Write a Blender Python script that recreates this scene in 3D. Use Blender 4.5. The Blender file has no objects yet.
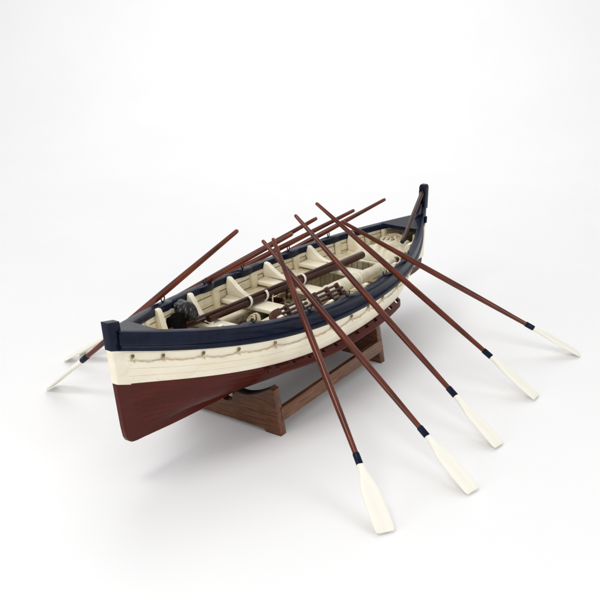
import bpy, bmesh, math, random
from mathutils import Vector, Matrix, noise
random.seed(4)
S = bpy.context.scene
C = S.collection
S.unit_settings.system = 'METRIC'
S.unit_settings.scale_length = 0.1          # one unit = one decimetre: the model boat is about a metre long

# ------------------------------------------------------------------ materials
def new_mat(name):
    m = bpy.data.materials.new(name); m.use_nodes = True
    nt = m.node_tree; b = nt.nodes['Principled BSDF']
    return m, nt, b
def N(nt, t, **kw):
    n = nt.nodes.new(t)
    for k, v in kw.items():
        if k in n.inputs: n.inputs[k].default_value = v
        else: setattr(n, k, v)
    return n
def noise_mix(nt, c1, c2, scale, detail=5, lo=.35, hi=.65, stretch=(1, 1, 1), dist=0.0, rough=.55):
    tc = N(nt, 'ShaderNodeTexCoord'); mp = N(nt, 'ShaderNodeMapping')
    mp.inputs['Scale'].default_value = stretch
    nt.links.new(tc.outputs['Object'], mp.inputs[0])
    n = N(nt, 'ShaderNodeTexNoise', Scale=scale, Detail=detail, Roughness=rough, Distortion=dist)
    nt.links.new(mp.outputs[0], n.inputs['Vector'])
    r = N(nt, 'ShaderNodeValToRGB')
    r.color_ramp.elements[0].position = lo; r.color_ramp.elements[0].color = (*c1, 1)
    r.color_ramp.elements[1].position = hi; r.color_ramp.elements[1].color = (*c2, 1)
    nt.links.new(n.outputs['Fac'], r.inputs[0])
    return n, r, mp
def bump(nt, b, src, strength=.2, dist=.02):
    bp = N(nt, 'ShaderNodeBump'); bp.inputs['Strength'].default_value = strength; bp.inputs['Distance'].default_value = dist
    nt.links.new(src, bp.inputs['Height']); nt.links.new(bp.outputs[0], b.inputs['Normal'])
def mix_over(nt, base_out, color, fac_out):
    mx = N(nt, 'ShaderNodeMix', data_type='RGBA')
    nt.links.new(fac_out, mx.inputs[0]); nt.links.new(base_out, mx.inputs[6]); mx.inputs[7].default_value = (*color, 1)
    return mx.outputs[2]
def paint(name, c1, c2, rough=.4, scale=3, stretch=(1, 1, 1), bstr=.12, stain=None, stain_scale=2.2, stain_lo=.56, stain_hi=.8, coat=0.0, stain_max=.6, spec=.4):
    m, nt, b = new_mat(name)
    n, r, mp = noise_mix(nt, c1, c2, scale, stretch=stretch)
    out = r.outputs[0]
    if stain:
        n2, r2, _ = noise_mix(nt, (0, 0, 0), (stain_max,) * 3, stain_scale, detail=9, lo=stain_lo, hi=stain_hi, stretch=(.5, 1, 1.6), dist=.8, rough=.7)
        out = mix_over(nt, out, stain, r2.outputs[0])
    nt.links.new(out, b.inputs['Base Color'])
    fine = N(nt, 'ShaderNodeTexNoise', Scale=28, Detail=4); nt.links.new(mp.outputs[0], fine.inputs['Vector'])
    mr = N(nt, 'ShaderNodeMapRange'); mr.inputs['To Min'].default_value = rough - .1; mr.inputs['To Max'].default_value = rough + .12
    nt.links.new(fine.outputs['Fac'], mr.inputs['Value']); nt.links.new(mr.outputs[0], b.inputs['Roughness'])
    bump(nt, b, fine.outputs['Fac'], bstr, .015)
    b.inputs['Coat Weight'].default_value = coat
    b.inputs['Coat Roughness'].default_value = .1
    b.inputs['Specular IOR Level'].default_value = spec
    return m
def wood(name, dark, light, rough, scale=6, stretch=(1, 9, 9), coat=0.0, bstr=.15):
    m, nt, b = new_mat(name)
    n, r, mp = noise_mix(nt, dark, light, scale, detail=8, lo=.3, hi=.72, stretch=stretch, dist=.7, rough=.6)
    n2, r2, _ = noise_mix(nt, (0, 0, 0), (.7, .7, .7), scale * .35, detail=3, lo=.4, hi=.75, stretch=(1, 2, 2))
    out = mix_over(nt, r.outputs[0], dark, r2.outputs[0])
    nt.links.new(out, b.inputs['Base Color'])
    b.inputs['Roughness'].default_value = rough
    b.inputs['Coat Weight'].default_value = coat; b.inputs['Coat Roughness'].default_value = .15; b.inputs['Specular IOR Level'].default_value = .25
    bump(nt, b, n.outputs['Fac'], bstr, .01)
    return m
M = {}
M['navy'] = paint('navy_paint', (.003, .0055, .017), (.006, .010, .028), rough=.34, scale=5, bstr=.05, coat=.16, spec=.06)
M['cream'] = paint('cream_paint', (.85, .775, .59), (.90, .84, .69), rough=.38, scale=2.4, stretch=(.6, 1, 2), bstr=.06, stain=(.52, .40, .22), stain_lo=.55, stain_hi=.85)
M['cream_in'] = paint('aged_cream_paint', (.74, .66, .46), (.84, .77, .57), rough=.5, scale=3, bstr=.18, stain=(.33, .23, .10), stain_scale=3.6, stain_lo=.47, stain_hi=.78, stain_max=.7)
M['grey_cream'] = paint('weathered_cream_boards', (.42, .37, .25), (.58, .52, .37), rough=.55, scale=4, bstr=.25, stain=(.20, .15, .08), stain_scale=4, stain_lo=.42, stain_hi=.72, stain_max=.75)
M['seam'] = paint('brown_seam_filler', (.20, .14, .07), (.34, .25, .13), rough=.6, scale=8)
M['seam_out'] = paint('tan_seam_filler', (.62, .52, .34), (.80, .70, .50), rough=.5, scale=8)
M['seam_red'] = paint('dark_red_seam', (.058, .009, .006), (.082, .012, .008), rough=.6, scale=8)
M['red'] = paint('oxide_red_paint', (.064, .010, .0065), (.086, .0135, .009), rough=.30, scale=2, stretch=(.5, 1, 2), bstr=.04, coat=.10, spec=.10)
M['walnut'] = wood('walnut', (.045, .016, .007), (.200, .074, .030), .34, scale=3.2, stretch=(9, .8, 9), coat=.2)
M['walnut_long'] = wood('walnut_rail', (.060, .023, .010), (.25, .105, .046), .34, scale=3.0, stretch=(.7, 9, 9), coat=.2)
M['mahogany'] = wood('varnished_mahogany', (.030, .0046, .0020), (.215, .034, .009), .30, scale=2.2, stretch=(.7, 7, 7), coat=.30, bstr=.06)
M['dark_wood'] = wood('dark_stained_wood', (.024, .008, .005), (.095, .028, .016), .38, scale=4, stretch=(.8, 9, 9), coat=.1)
M['red_brown'] = wood('red_brown_wood', (.045, .014, .007), (.13, .043, .02), .4, scale=4, stretch=(1, 4, 4), coat=.2)
M['blade'] = paint('ivory_blade_paint', (.85, .82, .72), (.88, .86, .77), rough=.38, scale=2, stretch=(.5, 3, 3), bstr=.05)
M['felt'] = paint('dark_felt', (.012, .012, .008), (.03, .028, .018), rough=.9, scale=14, bstr=.5)
M['canvas'] = paint('cream_canvas', (.70, .64, .48), (.84, .78, .62), rough=.85, scale=5, bstr=.5, stain=(.36, .30, .18), stain_scale=3, stain_lo=.52, stain_hi=.85)
M['rope'] = paint('hemp_rope', (.58, .48, .31), (.82, .73, .54), rough=.85, scale=16, bstr=.6)
M['strap'] = paint('white_tape', (.78, .75, .66), (.86, .83, .74), rough=.8, scale=12, bstr=.3)
M['black'] = paint('black_leather', (.006, .006, .006), (.016, .015, .015), rough=.27, scale=9, bstr=.35)
M['shade_black'] = paint('bag_shade_black', (.003, .003, .003), (.007, .007, .006), rough=.9, scale=12, bstr=.3, spec=.05)  # near-black colour for the lump that stands in for shade by the bag
M['brass'] = paint('old_brass', (.16, .11, .05), (.34, .25, .12), rough=.4, scale=14)
M['brass'].node_tree.nodes['Principled BSDF'].inputs['Metallic'].default_value = .8
M['iron'] = paint('black_iron', (.012, .012, .014), (.03, .03, .034), rough=.4, scale=14)
M['iron'].node_tree.nodes['Principled BSDF'].inputs['Metallic'].default_value = .6
M['dark_hole'] = paint('bare_dark_wood', (.01, .007, .006), (.02, .014, .01), rough=.8)
M['floor'] = paint('white_studio_paper', (.865, .865, .865), (.88, .88, .88), rough=.6, scale=.3, bstr=.0)

# ------------------------------------------------------------------ object helpers
LOC = {}
def mk(name, vf, mats, parent=None, smooth=True, sharp=35):
    """link one mesh object; vf = (verts, faces, face material indices or None), vertices in world coordinates"""
    vs, fs, mi = vf
    off = LOC.get(parent.name, Vector((0, 0, 0))) if parent else Vector((0, 0, 0))
    me = bpy.data.meshes.new(name)
    me.from_pydata([Vector(v) - off for v in vs], [], fs)
    if not isinstance(mats, (list, tuple)): mats = [mats]
    for m in mats: me.materials.append(M[m])
    if mi:
        for p, i in zip(me.polygons, mi): p.material_index = i
    bm = bmesh.new(); bm.from_mesh(me)
    bmesh.ops.remove_doubles(bm, verts=bm.verts, dist=1e-5)
    bmesh.ops.recalc_face_normals(bm, faces=bm.faces)
    if smooth:
        for f in bm.faces: f.smooth = True
        for e in bm.edges:
            if len(e.link_faces) == 2 and e.calc_face_angle(0) > math.radians(sharp): e.smooth = False
    bm.to_mesh(me); bm.free()
    o = bpy.data.objects.new(name, me); C.objects.link(o)
    if parent: o.parent = parent; LOC[o.name] = off.copy()
    return o
def tag(o, label, cat, group=None):
    o['label'] = label; o['category'] = cat
    if group: o['group'] = group
    return o
def thing(name, label, cat, loc, group=None):
    o = bpy.data.objects.new(name, None); C.objects.link(o); o.location = loc; o.empty_display_size = .1
    LOC[o.name] = Vector(loc)
    return tag(o, label, cat, group)
def top(o, loc):
    """give a one-mesh thing an origin at its base"""
    loc = Vector(loc); o.data.transform(Matrix.Translation(-loc)); o.location = loc; LOC[o.name] = loc; return o
def join(*vfs):
    V, F, I = [], [], []
    any_mi = any(v[2] for v in vfs)
    for v, f, mi in vfs:
        o = len(V); V += list(v); F += [tuple(i + o for i in q) for q in f]
        I += (mi if mi else [0] * len(f))
    return V, F, (I if any_mi else None)
def box(c, s, rot=None, bev=.015, mi=0, seg=2):
    bm = bmesh.new(); bmesh.ops.create_cube(bm, size=1)
    for v in bm.verts: v.co = Vector((v.co.x * s[0], v.co.y * s[1], v.co.z * s[2]))
    if bev: bmesh.ops.bevel(bm, geom=list(bm.edges), offset=min(bev, min(s) * .4), segments=seg, affect='EDGES', profile=.5)
    if rot is not None:
        for v in bm.verts: v.co = rot @ v.co
    for v in bm.verts: v.co += Vector(c)
    bm.verts.ensure_lookup_table()
    r = ([v.co.copy() for v in bm.verts], [tuple(v.index for v in f.verts) for f in bm.faces], [mi] * len(bm.faces)); bm.free()
    return r
def tube(pts, rad, n=10, caps=True, twist=0.0, lobes=0, amp=0.0, mi=0):
    pts = [Vector(p) for p in pts]; V, F = [], []
    L = len(pts); R = rad if isinstance(rad, (list, tuple)) else [rad] * L
    up = Vector((0, 0, 1)); a = None
    for i, p in enumerate(pts):
        t = (pts[min(i + 1, L - 1)] - pts[max(i - 1, 0)]).normalized()
        if a is None:
            a = up.cross(t)
            if a.length < 1e-3: a = Vector((1, 0, 0))
            a.normalize()
        a = (a - t * a.dot(t)).normalized(); b = t.cross(a)
        for k in range(n):
            ph = 2 * math.pi * k / n
            r = R[i] * (1 + amp * math.cos(lobes * ph + twist * i)) if lobes else R[i]
            V.append(p + a * math.cos(ph) * r + b * math.sin(ph) * r)
    for i in range(L - 1):
        for k in range(n):
            F.append((i * n + k, i * n + (k + 1) % n, (i + 1) * n + (k + 1) % n, (i + 1) * n + k))
    if caps: F.append(tuple(range(n - 1, -1, -1))); F.append(tuple((L - 1) * n + k for k in range(n)))
    return V, F, [mi] * len(F)
def ringtube(c, r, rr, ax1, ax2, n=20, a0=0, a1=2 * math.pi):
    c = Vector(c); ax1 = Vector(ax1).normalized(); ax2 = Vector(ax2).normalized()
    return tube([c + ax1 * r * math.cos(a0 + (a1 - a0) * i / n) + ax2 * r * math.sin(a0 + (a1 - a0) * i / n) for i in range(n + 1)], rr, 8)
def extrude(poly, axis, d0, d1, to3, bev=0.0):
    """prism: poly of (a,b) -> to3(a,b,d)"""
    bm = bmesh.new()
    A = [bm.verts.new(to3(a, b, d0)) for a, b in poly]; B = [bm.verts.new(to3(a, b, d1)) for a, b in poly]
    n = len(poly); e_sel = []
    f1 = bm.faces.new(A); f2 = bm.faces.new(B[::-1])
    for i in range(n): bm.faces.new((A[i], B[i], B[(i + 1) % n], A[(i + 1) % n]))
    if bev:
        es = [e for e in bm.edges if (e in f1.edges or e in f2.edges)]
        bmesh.ops.bevel(bm, geom=es, offset=bev, segments=2, affect='EDGES', profile=.5)
    bm.verts.ensure_lookup_table()
    bm.verts.index_update()
    r = ([v.co.copy() for v in bm.verts], [tuple(v.index for v in f.verts) for f in bm.faces], None); bm.free()
    return r
def grid(rows, mi=None, closed=False):
    n = len(rows[0]); V = [v for r in rows for v in r]; F = []; I = []
    for i in range(len(rows) - 1):
        for k in range(n if closed else n - 1):
            F.append((i * n + k, i * n + (k + 1) % n, (i + 1) * n + (k + 1) % n, (i + 1) * n + k))
            I.append(mi(i, k) if mi else 0)
    return V, F, I

# ------------------------------------------------------------------ hull form
HB, PB, QB, PS, QS = 1.211, 2.336, 1.077, 2.365, 1.097
def rb(x):                                    # half breadth at the rail's outer edge
    u = max(-1, min(1, x / 5)); p, q = (PB, QB) if u < 0 else (PS, QS)
    return HB * max(1 - abs(u) ** p, 0) ** q + .06
def zs(x):                                    # height of the rail
    u = max(-1, min(1, x / 5)); return 1.871 - .185 * u + .398 * u * u - .107 * u ** 3
def kb(x):                                    # keel underside
    u = max(-1, min(1, x / 5)); return .45 + .28 * abs(u) ** 2.6
def sect(X, t):
    u = abs(X) / 5; w = max(0, 1 - u ** 2.4); bh = max(rb(X) - .06, .052); zg = kb(X) + .13; h = zs(X) - zg
    P0 = (.05, zg); P1 = (.05 + w * .80 * bh, zg + (1 - w) * .35 * h + .03)
    P2 = ((.45 + .48 * w) * bh, zg + (.62 - .32 * w) * h); P3 = (bh, zs(X))
    if X > 0:
        k = min(1, X / 2.5); k = k * k * (3 - 2 * k); w2 = 1 - u ** 3.6
        Q1 = (.05 + (.42 + .42 * w2) * bh * (1 if w2 > .3 else w2 / .3), zg + (1 - w2) * .30 * h + .03); Q2 = ((.86 + .10 * w2) * bh, zg + (.52 - .20 * w2) * h)
        P1 = tuple(a + (b - a) * k for a, b in zip(P1, Q1)); P2 = tuple(a + (b - a) * k for a, b in zip(P2, Q2))
    s = 1 - t; c = (s ** 3, 3 * s * s * t, 3 * s * t * t, t ** 3)
    y = sum(a * p[0] for a, p in zip(c, (P0, P1, P2, P3))); z = sum(a * p[1] for a, p in zip(c, (P0, P1, P2, P3)))
    d = (-3 * s * s, 3 * s * s - 6 * s * t, 6 * s * t - 3 * t * t, 3 * t * t)
    ty = sum(a * p[0] for a, p in zip(d, (P0, P1, P2, P3))); tz = sum(a * p[1] for a, p in zip(d, (P0, P1, P2, P3)))
    l = math.hypot(ty, tz) or 1
    return y, z, tz / l, -ty / l              # position and outward normal (y,z)
def tsolve(X, z):
    a, b = 0., 1.
    for _ in range(40):
        m = (a + b) / 2
        if sect(X, m)[1] < z: a = m
        else: b = m
    return (a + b) / 2
def zw(X): return zs(X) - .84 - .02 * (X / 5) ** 2 + (-.17 * max(0, X / 5) ** 2)
def xmap(X, z):                               # stem and stern rake
    u = X / 5; f = max(0, (abs(u) - .45) / .55) ** 2
    zz = max(0, min(1, (2.4 - z) / 1.7))
    return X + (.20 if X < 0 else -.10) * f * zz
XS = [-4.86 + 9.86 * i / 110 for i in range(111)]
XS = [x for x in XS if x < 5.0]
def shell(side, tfun0, tfun1, strakes, groove=.010, gw=.045, sub=3, xs=XS, offs=0.0):
    """carvel planking: strakes parted by narrow V grooves (material 1)"""
    rows = []; kinds = []
    for k in range(strakes):
        fr = [(k + gw + (1 - 2 * gw) * j / sub, 0.0) for j in range(sub + 1)]
        if k == 0: fr[0] = (0, 0.0)
        if k == strakes - 1: fr[-1] = (strakes, 0.0)
        else: fr.append((k + 1.0, -groove))
        for n_, (f_, g_) in enumerate(fr):
            r = []
            for X in xs:
                t0, t1 = tfun0(X), tfun1(X)
                y, z, ny, nz = sect(X, t0 + (t1 - t0) * f_ / strakes)
                e = offs + g_ * min(1, max(0, (4.8 - abs(X)) / .2))
                r.append((xmap(X, z), side * (y + ny * e), z + nz * e))
            rows.append(r); kinds.append(1 if (g_ or (n_ == sub and k < strakes - 1)) else 0)
    return grid(rows, mi=lambda i, k: kinds[i])

boat = thing('rowing_boat', 'model wooden lifeboat with navy gunwale, cream topsides and red bottom on its cradle', 'model boat', (0, 0, .45))
for s in (-1, 1):
    mk('bottom_planking', shell(s, lambda X: 0.0, lambda X: tsolve(X, zw(X)), 8, .0045, gw=.04), ['red', 'seam_red'], boat, sharp=30)
    mk('topside_planking', shell(s, lambda X: tsolve(X, zw(X)), lambda X: tsolve(X, zs(X) - .05), 6, .0035, .028), ['cream', 'seam_out'], boat, sharp=30)
    XI = [x for x in XS if -4.75 < x < 4.8]
    mk('inner_planking', shell(s, lambda X: tsolve(X, max(kb(X) + .35, zs(X) - 1.15)), lambda X: tsolve(X, zs(X) - .03), 8, -.013, .05, xs=XI, offs=-.045), ['cream_in', 'seam'], boat, sharp=30)

# keel, stem and stern post: swept along the profile
def spar_profile(rows, hw, name, mat, ch=.02, sharp=40):
    R = []
    for (ox, oz), (ix, iz) in rows:
        o = Vector((ox, 0, oz)); i = Vector((ix, 0, iz)); d = (i - o).normalized()
        a = o + d * ch
        R.append([(i.x, -hw, i.z), (a.x, -hw, a.z), (o.x, -hw + ch, o.z), (o.x, hw - ch, o.z), (a.x, hw, a.z), (i.x, hw, i.z)])
    v, f, m = grid(R, closed=True)
    f.append(tuple(range(5, -1, -1))); f.append(tuple(range(len(v) - 6, len(v))))
    return mk(name, (v, f, None), mat, boat, sharp=sharp)
stemp = [(2.66, -5.095), (2.45, -5.075), (2.215, -5.05)]
bp = extrude([(-5.10, 2.715), (-4.86, 2.665), (-4.80, 2.19), (-5.05, 2.275)], 'y', -.068, .068, lambda a, b, d: (a, d, b), .012)
mk('bow_post', bp, 'navy', boat)
spar_profile([((-5.048, 2.278), (-4.72, 2.17)), ((-5.01, 1.98), (-4.70, 1.93)), ((-4.975, 1.735), (-4.66, 1.615))], .062, 'upper_stem', 'cream')
spar_profile([((-4.973, 1.732), (-4.66, 1.612)), ((-4.92, 1.35), (-4.62, 1.35)), ((-4.87, 1.0), (-4.52, 1.05)), ((-4.83, .82), (-4.42, .93)),
              ((-4.79, .745), (-4.3, .86)), ((-4.73, .70), (-4.2, .83)), ((-4.64, .683), (-4.1, .80)), ((-4.5, .672), (-4.0, .775))] +
             [((x, kb(x)), (x, kb(x) + .16)) for x in [-3.9 + .2 * i for i in range(41)]] +
             [((4.35, kb(4.35)), (4.2, kb(4.2) + .16)), ((4.75, .66), (4.5, .82)), ((4.98, .69), (4.72, .86))], .056, 'keel', 'red')
spar_profile([((5.02, .69), (4.74, .80)), ((5.08, 1.0), (4.80, 1.0)), ((5.13, zw(5)), (4.84, zw(5)))], .055, 'lower_stern_post', 'red')
spar_profile([((5.132, zw(5) + .003), (4.84, zw(5) + .003)), ((5.15, 1.5), (4.86, 1.5)), ((5.16, 1.72), (4.88, 1.72))], .058, 'upper_stern_post', 'cream')

# gunwales with rubbing strake, capping and inner edge
def gunwale(s):
    rows = []
    xs = [-4.93 + 9.96 * i / 120 for i in range(121)]
    for X in xs:
        u = abs(X) / 5; wI = .125 + .045 * u ** 3
        b = rb(X); z = zs(X); bi = max(b - wI, .012)
        P = [(bi, z - .115), (bi, z - .012), (bi + .012, z), (b - .005, z), (b + .012, z - .008), (b + .014, z - .035), (b, z - .05), (b + .001, z - .12), (b + .002, z - .20), (b + .006, z - .212), (b + .03, z - .222),
             (b + .038, z - .245), (b + .036, z - .285), (b + .022, z - .30), (b - .05, z - .305), (max(b - .09, .01), z - .2), (max(b - .09, .01), z - .118)]
        rows.append([(X + (.02 if X < 0 else -.02), s * y, zz) for y, zz in P])
    v, f, m = grid(rows, closed=True); n = 17
    f.append(tuple(range(n - 1, -1, -1))); f.append(tuple(range(len(v) - n, len(v))))
    return mk('gunwale', (v, f, None), 'navy', boat, sharp=45)
for s in (-1, 1): gunwale(s)
def breasthook(x0, x1, n=8):
    V = []; 
    top_ = []; bot = []
    for i in range(n + 1):
        x = x0 + (x1 - x0) * i / n
        b = max(rb(x) - .07, .03)
        top_.append([(x, y * b, zs(x) + .006) for y in (-1, -.5, 0, .5, 1)]); bot.append([(x, y * b, zs(x) - .07) for y in (-1, -.5, 0, .5, 1)])
    a = grid(top_); b_ = grid(bot); e = grid([top_[0], bot[0]]); e2 = grid([top_[-1], bot[-1]])
    return mk('breasthook', join(a, b_, e, e2), 'navy', boat)
breasthook(-4.86, -4.27); breasthook(3.95, 4.9)

# stern head with the tiller slot
hd = []
for sy in (-1, 1): hd.append(box((5.065, sy * .060, 2.33), (.17, .040, .50), bev=.01))
hd.append(box((5.068, 0, 2.555), (.176, .164, .15), bev=.045, seg=4)); hd.append(box((5.115, 0, 2.3), (.066, .08, .46), bev=.004)); hd.append(box((5.03, 0, 2.02), (.20, .13, .26), bev=.02))
mk('stern_post_head', join(*hd), 'navy', boat)
mk('stern_post_knee', extrude([(4.86, 2.22), (4.93, 2.22), (4.95, 1.9), (4.5, 1.95), (4.72, 2.0), (4.82, 2.1)], 'y', -.05, .05, lambda a, b, d: (a, d, b), .01), 'navy', boat)
mk('rudder_strap', box((5.165, 0, 1.80), (.08, .13, .16), bev=.02), 'navy', boat)
til = mk('tiller', join(tube([(5.06, .01, 2.50), (4.93, -.016, 2.443), (4.2, -.184, 2.158), (3.36, -.378, 1.83)], [.03, .046, .045, .040], 14)), 'dark_wood', boat)
mk('tiller_ferrule', tube([(3.37, -.376, 1.834), (3.30, -.393, 1.805)], .046, 14), 'iron', til)

# interior: floor, side casings, bulkheads, benches, thwarts, knees, ribs
ZB = 1.47
WX0, WX1, WY, ZF = -2.72, 2.58, .52, 1.02
def ylim(x, z): return sect(x, tsolve(x, z))[0] - .075
fl = []
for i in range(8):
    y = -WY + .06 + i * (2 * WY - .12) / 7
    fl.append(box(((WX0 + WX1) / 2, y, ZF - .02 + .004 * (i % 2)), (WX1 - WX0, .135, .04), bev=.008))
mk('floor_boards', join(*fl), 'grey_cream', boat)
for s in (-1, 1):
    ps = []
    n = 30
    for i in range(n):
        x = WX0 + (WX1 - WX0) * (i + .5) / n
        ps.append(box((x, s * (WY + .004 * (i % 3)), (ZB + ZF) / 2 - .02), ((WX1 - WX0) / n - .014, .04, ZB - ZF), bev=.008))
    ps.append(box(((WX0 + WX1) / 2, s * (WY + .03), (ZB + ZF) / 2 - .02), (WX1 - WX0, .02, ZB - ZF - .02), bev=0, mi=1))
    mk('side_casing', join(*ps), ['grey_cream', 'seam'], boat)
    R0 = []
    for i in range(61):
        x = -4.0 + 8.3 * i / 60
        yo = ylim(x, ZB) + .03; yi = min(WY - .03, yo - .02)
        R0.append([(x, s * yi, ZB - .04), (x, s * yi, ZB), (x, s * (yi + yo) / 2, ZB), (x, s * yo, ZB), (x, s * yo, ZB - .04)])
    mk('side_bench', grid(R0), 'cream_in', boat)
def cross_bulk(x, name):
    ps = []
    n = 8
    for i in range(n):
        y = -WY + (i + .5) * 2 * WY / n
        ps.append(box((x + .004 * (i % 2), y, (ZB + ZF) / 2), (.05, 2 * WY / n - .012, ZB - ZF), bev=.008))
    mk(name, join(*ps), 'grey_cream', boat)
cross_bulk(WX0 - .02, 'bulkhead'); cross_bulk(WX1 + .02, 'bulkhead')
def deck(xa, xb, z, name):
    t = []; b_ = []
    for i in range(13):
        x = xa + (xb - xa) * i / 12; y = max(sect(x, tsolve(x, z))[0] - .05, .02)
        t.append([(x, -y, z), (x, 0, z), (x, y, z)]); b_.append([(x, -y, z - .06), (x, 0, z - .06), (x, y, z - .06)])
    mk(name, join(grid(t), grid([t[0], b_[0]]), grid([t[-1], b_[-1]])), 'cream_in', boat)
deck(2.60, 4.75, ZB + .012, 'stern_sheets'); deck(-4.6, -2.70, ZB + .012, 'bow_sheets')
TH = [(-3.22, .30), (-2.03, .36), (-.84, .40), (.33, .40), (1.66, .36)]
KN = []
for tx, w in TH:
    y = sect(tx, tsolve(tx, 1.55))[0] - .06
    y = min(y, sect(tx + (w / 2 if tx > 0 else -w / 2), tsolve(tx, 1.55))[0] - .06)
    mk('thwart', box((tx, 0, 1.547), (w, 2 * y, .07), bev=.014), 'cream', boat)
def knee(x, s, y_in=.46, th=.115, foot=1.58, tiny=False):
    zt = zs(x) - .0; y0 = rb(x) - .12
    ztop = zt + .015
    pts = []
    n = 12
    for i in range(n + 1):                      # concave front edge from the rail down to the foot
        t = i / n; a = t * math.pi / 2
        yy = y0 - .10 - (y0 - .10 - y_in) * t
        z = foot + .035 + (ztop - .02 - foot - .035) * (1 - t) ** 2.25
        pts.append((yy, z))
    yb = sect(x, tsolve(x, foot))[0] - .055; ym = sect(x, tsolve(x, (foot + zt) / 2))[0] - .055
    poly = [(y0 - .03, ztop - .005), (y0 - .07, ztop)] + pts + [(y_in, foot), (yb, foot), (ym, (foot + zt) / 2), (y0 + .0, zt - .12)]
    def to3(a, b, d): return (x + d, s * a, b)
    a = extrude(poly, 'x', -th / 2, th / 2, to3, .028)
    base = box((x, s * (y_in + yb) / 2, foot - .012), (th + .13, abs(yb - y_in) - .02, .035), bev=.012)
    return mk('knee', join(a, base), 'cream', boat)
for s in (-1, 1):
    knee(-3.27, s, y_in=.24, foot=1.60); 
    for x in (-2.08, -.75, .46, 1.84): knee(x, s)
    knee(3.05, s, y_in=.22, foot=1.50, th=.15)
def rib(x, s, w0=.20, w1=.13, zb=ZB):
    zt = zs(x) - .117
    rows = []
    for i in range(7):
        t = i / 6; z = zb + (zt - zb) * t; w = w1 + (w0 - w1) * t
        y = sect(x, tsolve(x, z))[0]
        rows.append([(x - w / 2, s * (y - .045), z), (x - w / 2, s * (y - .10), z), (x - w / 2 + .015, s * (y - .115), z), (x + w / 2 - .015, s * (y - .115), z), (x + w / 2, s * (y - .10), z), (x + w / 2, s * (y - .045), z)])
    v, f, m = grid(rows); f.append(tuple(range(6))); f.append(tuple(range(len(v) - 6, len(v))))
    mk('rib', (v, f, None), 'cream_in', boat, sharp=50)
for s in (-1, 1):
    for x in (-2.58, -1.20, .06, 1.46, 2.72, 3.55, 3.98): rib(x, s)
    for x in (-4.12, -3.92, -3.72): rib(x, s, .10, .08)
# thole pads with wire rings
def pad(x, s):
    R = []
    n = 16
    for i in range(n + 1):
        t = i / n; X = x - .30 + .60 * t; k = max(0, math.sin(math.pi * t)) ** 1.1
        wI = .119 + .045 * (abs(X) / 5) ** 3; bi = rb(X) - wI; z = zs(X)
        yo = rb(X) - .012
        R.append([(X, s * (bi + .02), z - .12), (X, s * (bi + .004 - .05 * k), z - .113), (X, s * (bi + .004 - .055 * k), z - .01 + .012 * k), (X, s * (bi + .02 - .05 * k), z - .004 + .022 * k), (X, s * (yo - .02), z - .004 + .022 * k), (X, s * yo, z - .006 + .012 * k)])
    v, f, m = grid(R); f.append(tuple(range(6))); f.append(tuple(range(len(v) - 6, len(v))))
    p = mk('thole_pad', (v, f, None), 'navy', boat, sharp=40)
    zc = zs(x) + .018; y = s * (rb(x) - .075)
    mk('rowlock', join(ringtube((x, y, zc + .062), .052, .011, (1, .2 * s, 0), (0, .1, 1), a0=math.radians(150), a1=math.radians(390)), tube([(x, y, zc - .03), (x, y, zc + .012)], .018, 8)), 'iron', p)
for x in (-2.88, -1.42, -.18, 1.31, 2.52): pad(x, 1)
for x in (-2.76, -1.52, -.40, 1.04, 2.30): pad(x, -1)

# grab lines looped along the topsides
HK = [-4.72, -4.26, -3.62, -3.0, -2.28, -1.5, -.85, -.2, .42, 1.03, 1.76, 2.46, 3.15, 3.85, 4.5]
def hull_pt(x, z, s, e):
    y, zz, ny, nz = sect(x, tsolve(x, z)); return Vector((xmap(x, zz), s * (y + ny * e), zz + nz * e))
for s in (-1, 1):
    pts = []
    for a, b in zip(HK[:-1], HK[1:]):
        sg = .055 + random.uniform(-.015, .02); n = 26
        for i in range(n):
            t = i / n; x = a + (b - a) * t
            pts.append(hull_pt(x, zs(x) - .455 - sg * 4 * t * (1 - t) + .006 * math.sin(37 * x), s, .022))
    gl = mk('grab_line', tube(pts, .009, 8, twist=1.3, lobes=3, amp=.25), 'rope', boat)
    for x in HK:
        p = hull_pt(x, zs(x) - .405, s, .012); q = hull_pt(x, zs(x) - .45, s, .02)
        nrm = (hull_pt(x, zs(x) - .40, s, 1) - hull_pt(x, zs(x) - .40, s, 0)).normalized()
        tg = Vector((1, 0, 0)) - nrm * nrm.x; tg.normalize()
        e = mk('eyelet', join(ringtube(p + nrm * .015, .022, .008, tg, tg.cross(nrm), 12), tube([p - nrm * .02, p + nrm * .02], .011, 8)), 'brass', gl)
        k = [q + tg * .03 * math.cos(a) + Vector((0, 0, 1)) * .03 * math.sin(a * 1.5) + nrm * .012 * math.sin(a) for a in [j * .6 for j in range(14)]]
        k += [q + tg * .035 + Vector((0, 0, -.05)) + nrm * .01, q + tg * .045 + Vector((0, 0, -.075))]
        mk('knot', tube(k, .009, 6), 'rope', gl)
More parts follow.
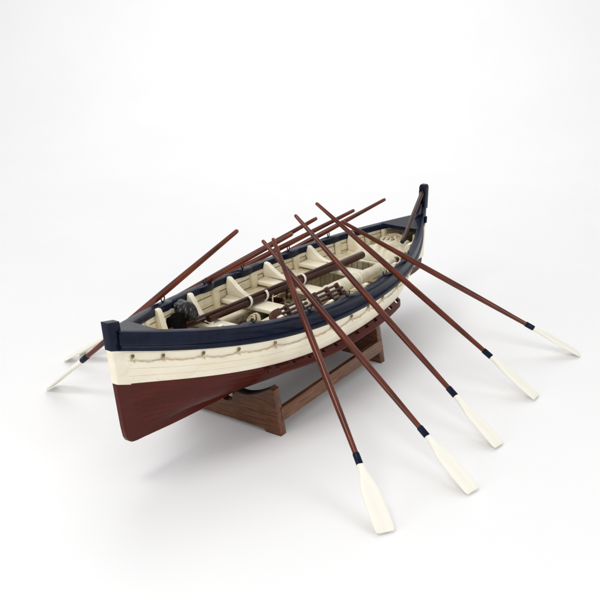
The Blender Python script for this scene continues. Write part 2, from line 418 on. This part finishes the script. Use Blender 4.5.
# bilge rails with hand slots
for s in (-1, 1):
    x0, x1 = -2.33, 2.42; n = 60
    def bp_(x, up, out_):
        zc = zw(x) - .06
        y, z, ny, nz = sect(x, tsolve(x, zc)); ty, tz = -nz, ny
        return (xmap(x, z), s * (y + ny * out_ + ty * up), z + nz * out_ + tz * up)
    R = []
    for i in range(n + 1):
        x = x0 + (x1 - x0) * i / n
        k = min(1, min(i, n - i) / 2.5)
        R.append([bp_(x, u_, o_) for u_, o_ in ((-.028, .065), (-.028, .145 * k + .07 * (1 - k)), (-.018, .158 * k + .075 * (1 - k)), (.018, .158 * k + .075 * (1 - k)), (.028, .145 * k + .07 * (1 - k)), (.028, .065))])
    v, f, m = grid(R, closed=True); f.append(tuple(range(5, -1, -1))); f.append(tuple(range(len(v) - 6, len(v))))
    parts = [(v, f, None)]
    ns = 12; pitch = (x1 - x0) / ns
    for i in range(ns + 1):
        xc = x0 + pitch * i; hw = pitch * (.34 if 0 < i < ns else .25)
        xa, xb = max(x0, xc - hw), min(x1, xc + hw)
        R = []
        for j in range(5):
            x = xa + (xb - xa) * j / 4
            R.append([bp_(x, -.026, -.01), bp_(x, -.026, .075), bp_(x, .026, .075), bp_(x, .026, -.01)])
        v, f, m = grid(R, closed=True); f.append((3, 2, 1, 0)); f.append(tuple(range(len(v) - 4, len(v)))); parts.append((v, f, None))
    mk('bilge_rail', join(*parts), 'red', boat, sharp=40)

# ------------------------------------------------------------------ stand
stand = thing('display_stand', 'walnut cradle with two notched end boards and side rails under the boat', 'display stand', (-.5, 0, 0))
def half():
    arc = [(.098, .355), (.098, .572), (.14, .588)]
    for i in range(11):
        t = i / 10; arc.append((.19 + .68 * t, .585 - .035 * math.sin(min(1, t * 2.2) * math.pi / 2) * (1 - t) + .235 * t ** 2.1))
    arc += [(.90, .80), (.935, .79), (1.085, 0.0), (.80, 0.0), (.76, .06), (.72, .07)]
    return arc
h = half(); poly = h + [(-y, z) for y, z in h[::-1]]
for x in (-2.309, 1.195):
    b = mk('end_board', extrude(poly, 'x', 0, .165, lambda a, b, d: (x + d, a, b), .010), 'walnut', stand, sharp=30)
    for s in (-1, 1):
        R = [[(x + .012, s * y, z + .001), (x + .012, s * y, z + .022), (x + .153, s * y, z + .022), (x + .153, s * y, z + .001)] for y, z in h[3:14]]
        v, f, m = grid(R, closed=True); f.append((3, 2, 1, 0)); f.append(tuple(range(len(v) - 4, len(v))))
        mk('felt_pad', (v, f, None), 'felt', b)
for s in (-1, 1):
    def ysl(z): return .935 + .15 * (1 - z / .79)
    poly2 = [(ysl(.23) + .012, .23), (ysl(.45) + .012, .45), (ysl(.45) - .06, .45), (ysl(.23) - .06, .23)]
    mk('side_rail', extrude(poly2, 'x', -2.20, 1.345, lambda a, b, d: (d, s * a, b), .008), 'walnut_long', stand, sharp=30)

# ------------------------------------------------------------------ oars
OL = 5.435
def make_oar():
    root = thing('oar', '', 'oar', (0, 0, 0), 'ten oars spread over both gunwales')
    sh = [(1.20, .045), (1.6, .049), (2.0, .055), (2.6, .060), (3.2, .061), (3.7, .059), (4.1, .055), (4.5, .049), (4.9, .043), (5.2, .039), (5.38, .037), (5.42, .034), (5.435, .024)]
    mk('shaft', tube([(x, 0, 0) for x, r in sh], [r * .93 for x, r in sh], 20), 'mahogany', root, sharp=50)
    mk('collar', tube([(1.06, 0, 0), (1.072, 0, 0), (1.235, 0, 0), (1.25, 0, 0)], [.048, .053, .053, .049], 20), 'navy', root, sharp=50)
    prof = [(0.0, .118, .010), (.012, .142, .016), (.06, .152, .022), (.35, .154, .030), (.62, .145, .036), (.74, .125, .040), (.86, .088, .044), (.96, .062, .046), (1.07, .050, .048)]
    R = []; n = 20
    for x, w, t in prof:
        r = []
        for k in range(n):
            a = 2 * math.pi * k / n
            cy, cz = math.cos(a), math.sin(a)
            e = .45 + .55 * min(1, max(0, (x - .5) / .5))
            r.append((x, w * math.copysign(abs(cy) ** e, cy), t * math.copysign(abs(cz) ** (.9), cz)))
        R.append(r)
    v, f, m = grid(R, closed=True); f.append(tuple(range(n - 1, -1, -1))); f.append(tuple(range(len(v) - n, len(v))))
    mk('blade', (v, f, None), 'blade', root, sharp=60)
    return root
proto = make_oar()
def copy_tree(o, parent=None):
    c = o.copy(); C.objects.link(c)
    if parent: c.parent = parent
    for ch in list(o.children): copy_tree(ch, c)
    return c
OARS = [
    ((-3.834, -3.827, .035), (.4997, .681, .5352), 0, 'oar whose broad cream blade lies nearest the camera, foremost at bottom centre'),
    ((-2.182, -4.42, .035), (.1964, .8302, .5217), 0, 'oar crossing the foremost one near its handle, second cream blade from the front'),
    ((-.656, -4.229, .035), (.1491, .8242, .5464), 0, 'middle oar of the five over the near gunwale, its handle pointing up alone'),
    ((1.392, -4.129, .035), (-.0378, .8401, .5411), 0, 'fourth oar from the front on the near side, handle reaching highest over the boat'),
    ((3.738, -4.169, .035), (-.4179, .7742, .4754), 0, 'oar nearest the stern, thin-looking blade farthest right on the paper'),
    ((-3.102, 3.397, .035), (.0366, -.752, .6581), 0, 'oar over the far gunwale by the bow, whole blade showing left of the bow post'),
    ((-2.02, 4.076, .035), (.2215, -.8111, .5445), 0, 'far-side oar whose blade peeps out behind the bow post, handle under another shaft'),
    ((-1.655, 4.073, .035), (.3973, -.7502, .5286), 0, 'third far-side oar from the bow, handle between two crossing near-side oars'),
    ((-.21, 4.225, .035), (.4073, -.7687, .4931), 0, 'fourth far-side oar from the bow, its blade hidden behind the hull'),
    ((.408, 3.811, .035), (.5496, -.685, .4782), 0, 'far-side oar nearest the stern, handle pointing up right toward the stern post'),
]
for i, (t, d, roll, lab) in enumerate(OARS):
    o = proto if i == 0 else copy_tree(proto)
    d = Vector(d).normalized(); w = Vector((0, 0, 1)).cross(d).normalized(); zz = d.cross(w)
    m = Matrix((d, w, zz)).transposed().to_4x4() @ Matrix.Rotation(math.radians([2, -2, 3, 0, -3, 2, 4, 0, 1, -2][i]), 4, 'X')
    m.translation = Vector(t); o.matrix_world = m; o['label'] = lab

# ------------------------------------------------------------------ gear stowed in the boat
G = 'dark spars lashed along the thwarts'
def bend(x, off=0.0, dz=0.0):                   # the lashed bundle's line in plan
    y = .640 - (x + 3.073) * (.530 / 5.52); return Vector((x, y + off, 1.68 + dz))
def spar(x0, x1, r0, r1, off, dz, lab):
    n = 14
    pts = [bend(x0 + (x1 - x0) * i / n, off, dz + .004 * math.sin(i)) for i in range(n + 1)]
    o = mk('spar', tube(pts, [r0 + (r1 - r0) * math.sin(min(1, i / n * 1.3) * math.pi / 2) for i in range(n + 1)], 18), 'dark_wood', None, sharp=50)
    tag(o, lab, 'spar', G); return top(o, pts[0] - Vector((0, 0, r0)))
spar(-2.12, 2.45, .062, .073, -.03, -.015, 'thickest dark spar of the lashed bundle, blunt end short of the stern')
spar(-3.10, 1.2, .030, .036, .060, -.04, 'long thin spar of the lashed bundle reaching forward below the black bag')
spar(-3.02, 1.6, .028, .032, -.02, .072, 'thin upper spar lying on top of the lashed bundle')
for x, lab in ((-1.10, 'white lashing round the dark spars, the one nearest the bow'), (-.66, 'white lashing round the dark spars at the after edge of the middle thwart'), (.44, 'white lashing round the dark spars nearest the stern, beside two crossing oars')):
    c = bend(x, -.012, -.008); pts = []
    for i in range(33):
        a = 2 * math.pi * i / 32
        ry, rz = .100, .100
        pts.append(c + Vector((.03 * math.sin(a), ry * math.cos(a), rz * math.sin(a) if math.sin(a) > 0 else .095 * math.sin(a))))
    V = []; F = []
    for p in pts:
        o_ = (p - c).normalized()
        for dx, e in ((-.028, 0), (-.025, .010), (.025, .010), (.028, 0)): V.append(p + Vector((dx, 0, 0)) + o_ * e)
    for i in range(32):
        for k in range(4): F.append((i * 4 + k, i * 4 + (k + 1) % 4, (i + 1) * 4 + (k + 1) % 4, (i + 1) * 4 + k))
    o = mk('lashing', (V, F, None), 'strap', None); tag(o, lab, 'lashing', 'white lashings round the spars'); top(o, c - Vector((0, 0, .09)))

# rolled sail on the near side
sail = thing('rolled_sail', 'rolled cream sail on a dark spar along the near side, aft of the slatted racks', 'rolled sail', (.4, -.62, 1.6))
n = 60; R = []; cl = []
for i in range(n + 1):
    t = i / n; x = -2.35 + 4.66 * t
    y = -.52 - .16 * t - .02 * math.sin(t * 9); z = 1.725 - .015 * t + .01 * math.sin(t * 13)
    r = .105 + .028 * math.sin(min(1, t * 1.1) * math.pi) + .012 * noise.noise(Vector((x * 1.7, 0, 3)))
    if t > .86: r *= 1 - .25 * (t - .86) / .14
    if t < .03: r *= .7 + 10 * t
    cl.append((Vector((x, y, z)), r))
V = []; nk = 28
for i, (c, r) in enumerate(cl):
    row = []
    for k in range(nk):
        a = 2 * math.pi * k / nk
        rr = r * (1 + .06 * noise.noise(Vector((c.x * 2.5 + a, math.cos(a) * 1.5, math.sin(a) * 1.5))) + .045 * math.sin(3 * a + c.x * 2.0) * .6)
        if math.sin(a) > .3 and abs((a - 1.9 + .1 * c.x) % 6.28) < .14: rr *= .93
        row.append((c.x, c.y + rr * math.cos(a), c.z + rr * math.sin(a)))
    V.append(row)
v, f, m = grid(V, closed=True); f.append(tuple(range(nk - 1, -1, -1))); f.append(tuple(range(len(v) - nk, len(v))))
mk('sailcloth', (v, f, None), 'canvas', sail, sharp=50)
e = cl[-1][0]; mk('spar_end', tube([e + Vector((-.12, .004, .0)), e + Vector((.10, -.006, -.003)), e + Vector((.16, -.008, -.004))], [.066, .064, .058], 16), 'red_brown', sail, sharp=50)
tp = []
for x in (-.9, .05, .95, 1.7):
    i = int((x + 2.35) / 4.66 * n); c, r = cl[i]
    tp.append(ringtube(c, r + .006, .016, (0, 1, 0), (.08, 0, 1), 24))
mk('sail_tie', join(*tp), 'strap', sail)

# slatted racks near the gunwale
def rack(x0, x1, lab, solid):
    P0, P1 = Vector((-2.12, -.80, 1.89)), Vector((.12, -.86, 1.79)); dd = (P1 - P0) / (P1.x - P0.x)
    A = P0 + dd * (x0 - P0.x); B = P0 + dd * (x1 - P0.x)
    d = (B - A).normalized(); sd = Vector((0, 0, 1)).cross(d).normalized()
    up = d.cross(sd); tilt = Matrix.Rotation(math.radians(50), 3, d)
    sd = tilt @ sd; up = tilt @ up
    rot = Matrix((d, sd, up)).transposed(); L = (B - A).length
    r = thing('slatted_rack', lab, 'slatted rack', A - Vector((0, 0, .15)), 'dark slatted racks by the near gunwale')
    for k in range(5):
        off = (k - 2) * .075 + random.uniform(-.006, .006); a = A + sd * off + d * (.22 if solid else .05); b = B + sd * off + d * random.uniform(-.14, .08)
        a += up * (.02 * (k % 2)); b += up * (.02 * (k % 2))
        mk('rod', tube([a, a + (b - a) * .1, a + (b - a) * .5, b - (b - a) * .08, b - (b - a) * .06, b], [.016, .022, .025, .020, .030, .028], 8), 'dark_wood', r)
    if solid:
        pl = [(-.02, -.11), (.0, .11), (.06, .17), (.16, .19), (.30, .19), (.34, .0), (.30, -.20), (.14, -.20), (.04, -.17)]
        mk('end_plate', extrude([(a_, b_) for a_, b_ in pl], 'z', -.03, .03, lambda a_, b_, c_: A + d * a_ + sd * b_ + up * c_, .012), 'red_brown', r)
    for t in ((.45, .8) if solid else (.14, .52, .84)):
        mk('crosspiece', box(A + d * L * t, (.06, .38, .085), rot=rot, bev=.015), 'dark_wood', r)
rack(-2.12, -1.02, 'dark slatted wooden rack with a solid rounded end, forward of the other rack', 1)
rack(-.92, .12, 'dark slatted wooden rack with open rod ends, resting behind two crossing oars', 0)

# black ribbed bag at the bow
bag = thing('black_bag', 'black ribbed leather bag stowed against the far side near the bow', 'bag', (-2.45, .76, 1.62))
def blob(c, r, ribs, amp, sq=(1, 1, 1), axis=0, nz=18, nk=60, wob=.04):
    rows = []
    for i in range(nz + 1):
        a = math.pi * i / nz
        row = []
        for k in range(nk):
            ph = 2 * math.pi * k / nk
            rr = 1 + amp * (abs(math.sin(ribs * ph / 2)) - .5) * math.sin(a)
            p = Vector((math.cos(a), math.sin(a) * math.cos(ph) * rr, math.sin(a) * math.sin(ph) * rr))
            p *= 1 + wob * noise.noise(p * 1.8 + Vector((c[0], 0, 0)))
            row.append(p)
        rows.append(row)
    R = Matrix.Rotation(math.radians(-62), 3, 'Y') @ Matrix.Rotation(.3, 3, 'X')
    return grid([[Vector(c) + R @ Vector((p.x * r * sq[0], p.y * r * sq[1], p.z * r * sq[2])) for p in row] for row in rows], closed=True)
mk('bag_body', blob((-2.47, .755, 1.855), .222, 11, .22, (.92, 1.03, .97), wob=.16), 'black', bag, sharp=60)
mk('bag_shade_lump', blob((-2.80, .68, 1.715), .195, 5, .12, (1.1, .95, .95), wob=.3), 'shade_black', bag, sharp=60)  # black lump put in for the deep shade between knee and bag

# coiled rope and folded canvas in the stern
def coil(c, rx, ry, turns, rr, lay=2, tilt=0, jit=.02):
    pts = []
    for l in range(lay):
        n = turns * 30
        for i in range(n):
            a = 2 * math.pi * i / 30; k = 1 - .62 * i / n if l % 2 == 0 else .38 + .62 * i / n
            w = 1 + jit * math.sin(a * 2.3 + l) + jit * .7 * math.sin(a * .37)
            pts.append(Vector((c[0] + rx * k * w * math.cos(a), c[1] + ry * k * w * math.sin(a), c[2] + l * rr * 1.7 + rr + tilt * math.cos(a) * k + .3 * rr * math.sin(a * 1.7))))
    return tube(pts, rr, 8, twist=1.1, lobes=3, amp=.15)
o = mk('rope_coil', coil((3.80, .10, 1.58), .40, .27, 3, .028, 2, .05, .16), 'rope', None); tag(o, 'flat coil of pale rope heaped in the stern under the tiller', 'rope coil'); top(o, (3.62, -.06, 1.5))
rows = []
for i in range(61):
    row = []
    for j in range(57):
        a, b = i / 60 * 2 - 1, j / 56 * 2 - 1
        x = 3.45 + .74 * a; y = -.08 + .5 * b * (1 - .25 * a)
        hgt = max(0, 1 - max(abs(a), abs(b)) ** 3)
        z = 1.49 + (.10 + .06 * max(0, -a)) * hgt ** .6 + (.10 * abs(math.sin(5.6 * b + 1.8 * a + 4.0 * noise.noise(Vector((a * 1.6, b * 1.6, 0))))) ** 1.4 + .045 * noise.noise(Vector((a * 4, b * 4, 5)))) * hgt
        row.append((x, y, max(z, 1.484)))
    rows.append(row)
o = mk('folded_canvas', grid(rows), 'canvas', None, sharp=70); tag(o, 'crumpled cream canvas spread on the stern seat beneath the rope coil', 'canvas'); top(o, (3.35, -.08, 1.49))

# gear in the bottom of the boat
o = mk('rope_coil', coil((-1.42, .24, 1.03), .20, .19, 5, .034, 6, .03, .10), 'dark_wood', None); tag(o, 'dark tarred rope coil in the bottom, forward of the middle thwart', 'rope coil'); top(o, (-1.42, .24, 1.02))
o = mk('rope_coil', coil((.02, .28, 1.03), .19, .19, 4, .032, 6, .0, .10), 'rope', None); tag(o, 'small pale rope coil in the bottom with a pulley block on top', 'rope coil'); top(o, (.02, .22, 1.02))
def hank(c, lab):
    pts = []
    for i in range(150):
        a = i * .42; k = 1 + .12 * math.sin(i * .31)
        pts.append((c[0] + .06 * math.sin(i * .17) + .06 * math.sin(a), c[1] + .10 * k * math.cos(a + .2 * math.sin(i * .05)), c[2] + .17 * k * math.sin(a) + .02 * math.sin(i * .23)))
    pts2 = [(c[0] + .07 * math.cos(i * .5), c[1] + .09 * math.sin(i * .5), c[2] + .02 + .004 * i) for i in range(50)]
    h_ = mk('rope_hank', join(tube(pts, .017, 8, twist=1.2, lobes=3, amp=.2)), 'rope', None, sharp=60)
    tag(h_, lab, 'rope hank'); top(h_, (c[0], c[1], c[2] - .2))
hank((-1.27, .20, 1.33), 'tied hank of pale rope hanging below the foremost lashing')
def bucket(c, r, h, lab):
    b = thing('wooden_bucket', lab, 'bucket', (c[0], c[1], c[2]))
    n = 28; ns = 14; R = []
    for (zz, rr) in ((0, .82), (h, 1.0), (h, .9), (.05, .74)):
        R.append([(c[0] + r * rr * math.cos(2 * math.pi * k / (ns * 4)) * (1 if k % 4 else .965), c[1] + r * rr * math.sin(2 * math.pi * k / (ns * 4)) * (1 if k % 4 else .965), c[2] + zz) for k in range(ns * 4)])
    v, f, m = grid(R, closed=True); f.append(tuple(range(ns * 4 - 1, -1, -1))); f.append(tuple(range(len(v) - ns * 4, len(v))))
    mk('staves', (v, f, None), 'red_brown', b, sharp=30)
    for zz, k_ in ((h * .25, .875), (h * .8, .97)): mk('hoop', ringtube((c[0], c[1], c[2] + zz), r * k_ + .006, .014, (1, 0, 0), (0, 1, 0), 28), 'brass', b)
    mk('handle', ringtube((c[0], c[1], c[2] + h), r * .95, .014, (1, .3, 0), (0, .2, 1), 18, 0, math.pi), 'rope', b)
bucket((-.40, .30, 1.02), .17, .50, 'small reddish wooden bucket in the bottom abaft the middle thwart')
def block(c, ang, lab):
    b = thing('pulley_block', lab, 'pulley block', (c[0], c[1], c[2] - .09), 'pulley blocks in the bottom of the boat')
    rot = Matrix.Rotation(ang, 3, 'Z')
    for s in (-1, 1):
        pl = [(math.cos(a) * .13, math.sin(a) * .09) for a in [2 * math.pi * i / 16 for i in range(16)]]
        mk('cheek', extrude(pl, 'y', s * .03, s * .06, lambda a_, b_, d_: Vector(c) + rot @ Vector((a_, d_, b_)), .008), 'dark_wood', b)
    mk('sheave', extrude([(math.cos(a) * .075, math.sin(a) * .075) for a in [2 * math.pi * i / 20 for i in range(20)]], 'y', -.028, .028, lambda a_, b_, d_: Vector(c) + rot @ Vector((a_, d_, b_)), .006), 'brass', b)
    mk('becket', ringtube(Vector(c) + rot @ Vector((.16, 0, 0)), .045, .014, rot @ Vector((1, 0, 0)), (0, 0, 1), 14), 'rope', b)
block((.02, .28, 1.50), .5, 'dark pulley block on the pale rope coil beside the wooden bucket')
block((-1.70, .05, 1.115), 2.1, 'dark pulley block lying forward of the tarred rope coil')

# ------------------------------------------------------------------ studio sweep
R = []
prof = [(-40, 0)] + [(-20 + 2 * i, 0) for i in range(20)] + [(19, 0)]
cr = 14
for i in range(1, 25):
    a = math.pi / 2 * i / 24; prof.append((19 + cr * math.sin(a), cr * (1 - math.cos(a))))
prof.append((33, 30))
ca, sa = math.cos(.562), math.sin(.562)
for s_ in [-60 + 6 * i for i in range(21)]:
    R.append([(ca * p - sa * s_, sa * p + ca * s_, z) for p, z in prof])
o = mk('floor', grid(R), 'floor', None, sharp=80); o['kind'] = 'structure'

# ------------------------------------------------------------------ light
w = bpy.data.worlds.new('World'); S.world = w; w.use_nodes = True
bg = w.node_tree.nodes['Background']; bg.inputs[0].default_value = (.992, .99, 1, 1); bg.inputs[1].default_value = .58
def area(name, loc, target, size, power, color=(1, 1, 1), sy=None):
    l = bpy.data.lights.new(name, 'AREA'); l.energy = power; l.size = size; l.color = color
    if sy: l.shape = 'RECTANGLE'; l.size_y = sy
    o = bpy.data.objects.new(name, l); C.objects.link(o); o.location = loc
    o.rotation_euler = (Vector(target) - Vector(loc)).to_track_quat('-Z', 'Y').to_euler(); return o
area('key_softbox', (-9.5, 2.0, 16), (0, 0, .8), 5.0, 760, (1, .985, .96))
area('front_softbox', (-4, -20, 6.5), (0, 0, .3), 8, 900)
area('left_softbox', (-20, 5, 7), (0, 0, .3), 8, 700)
area('backdrop_fill', (22, 13, 26), (18, 11, 0), 28, 4500)  # added fill high over the sweep, lifts the backdrop's brightness

# ------------------------------------------------------------------ camera
cam = bpy.data.cameras.new('camera'); co = bpy.data.objects.new('camera', cam); C.objects.link(co)
fw = Vector((0.79239643, 0.49934448, -0.35037549)); r_ = Vector((0.53610417, -0.84409894, 0.00944951)); u_ = Vector((0.29103303, 0.19532552, 0.93656165))
m = Matrix((r_, u_, -fw)).transposed().to_4x4(); m.translation = Vector((-14.05305987, -8.82815952, 7.66961003)); co.matrix_world = m
cam.sensor_fit = 'HORIZONTAL'; cam.sensor_width = 36; cam.lens = 962.448419 / 600 * 36
cam.clip_start = .1; cam.clip_end = 300
S.camera = co
S.view_settings.view_transform = 'Standard'; S.view_settings.look = 'None'; S.view_settings.exposure = .11; S.view_settings.gamma = 1
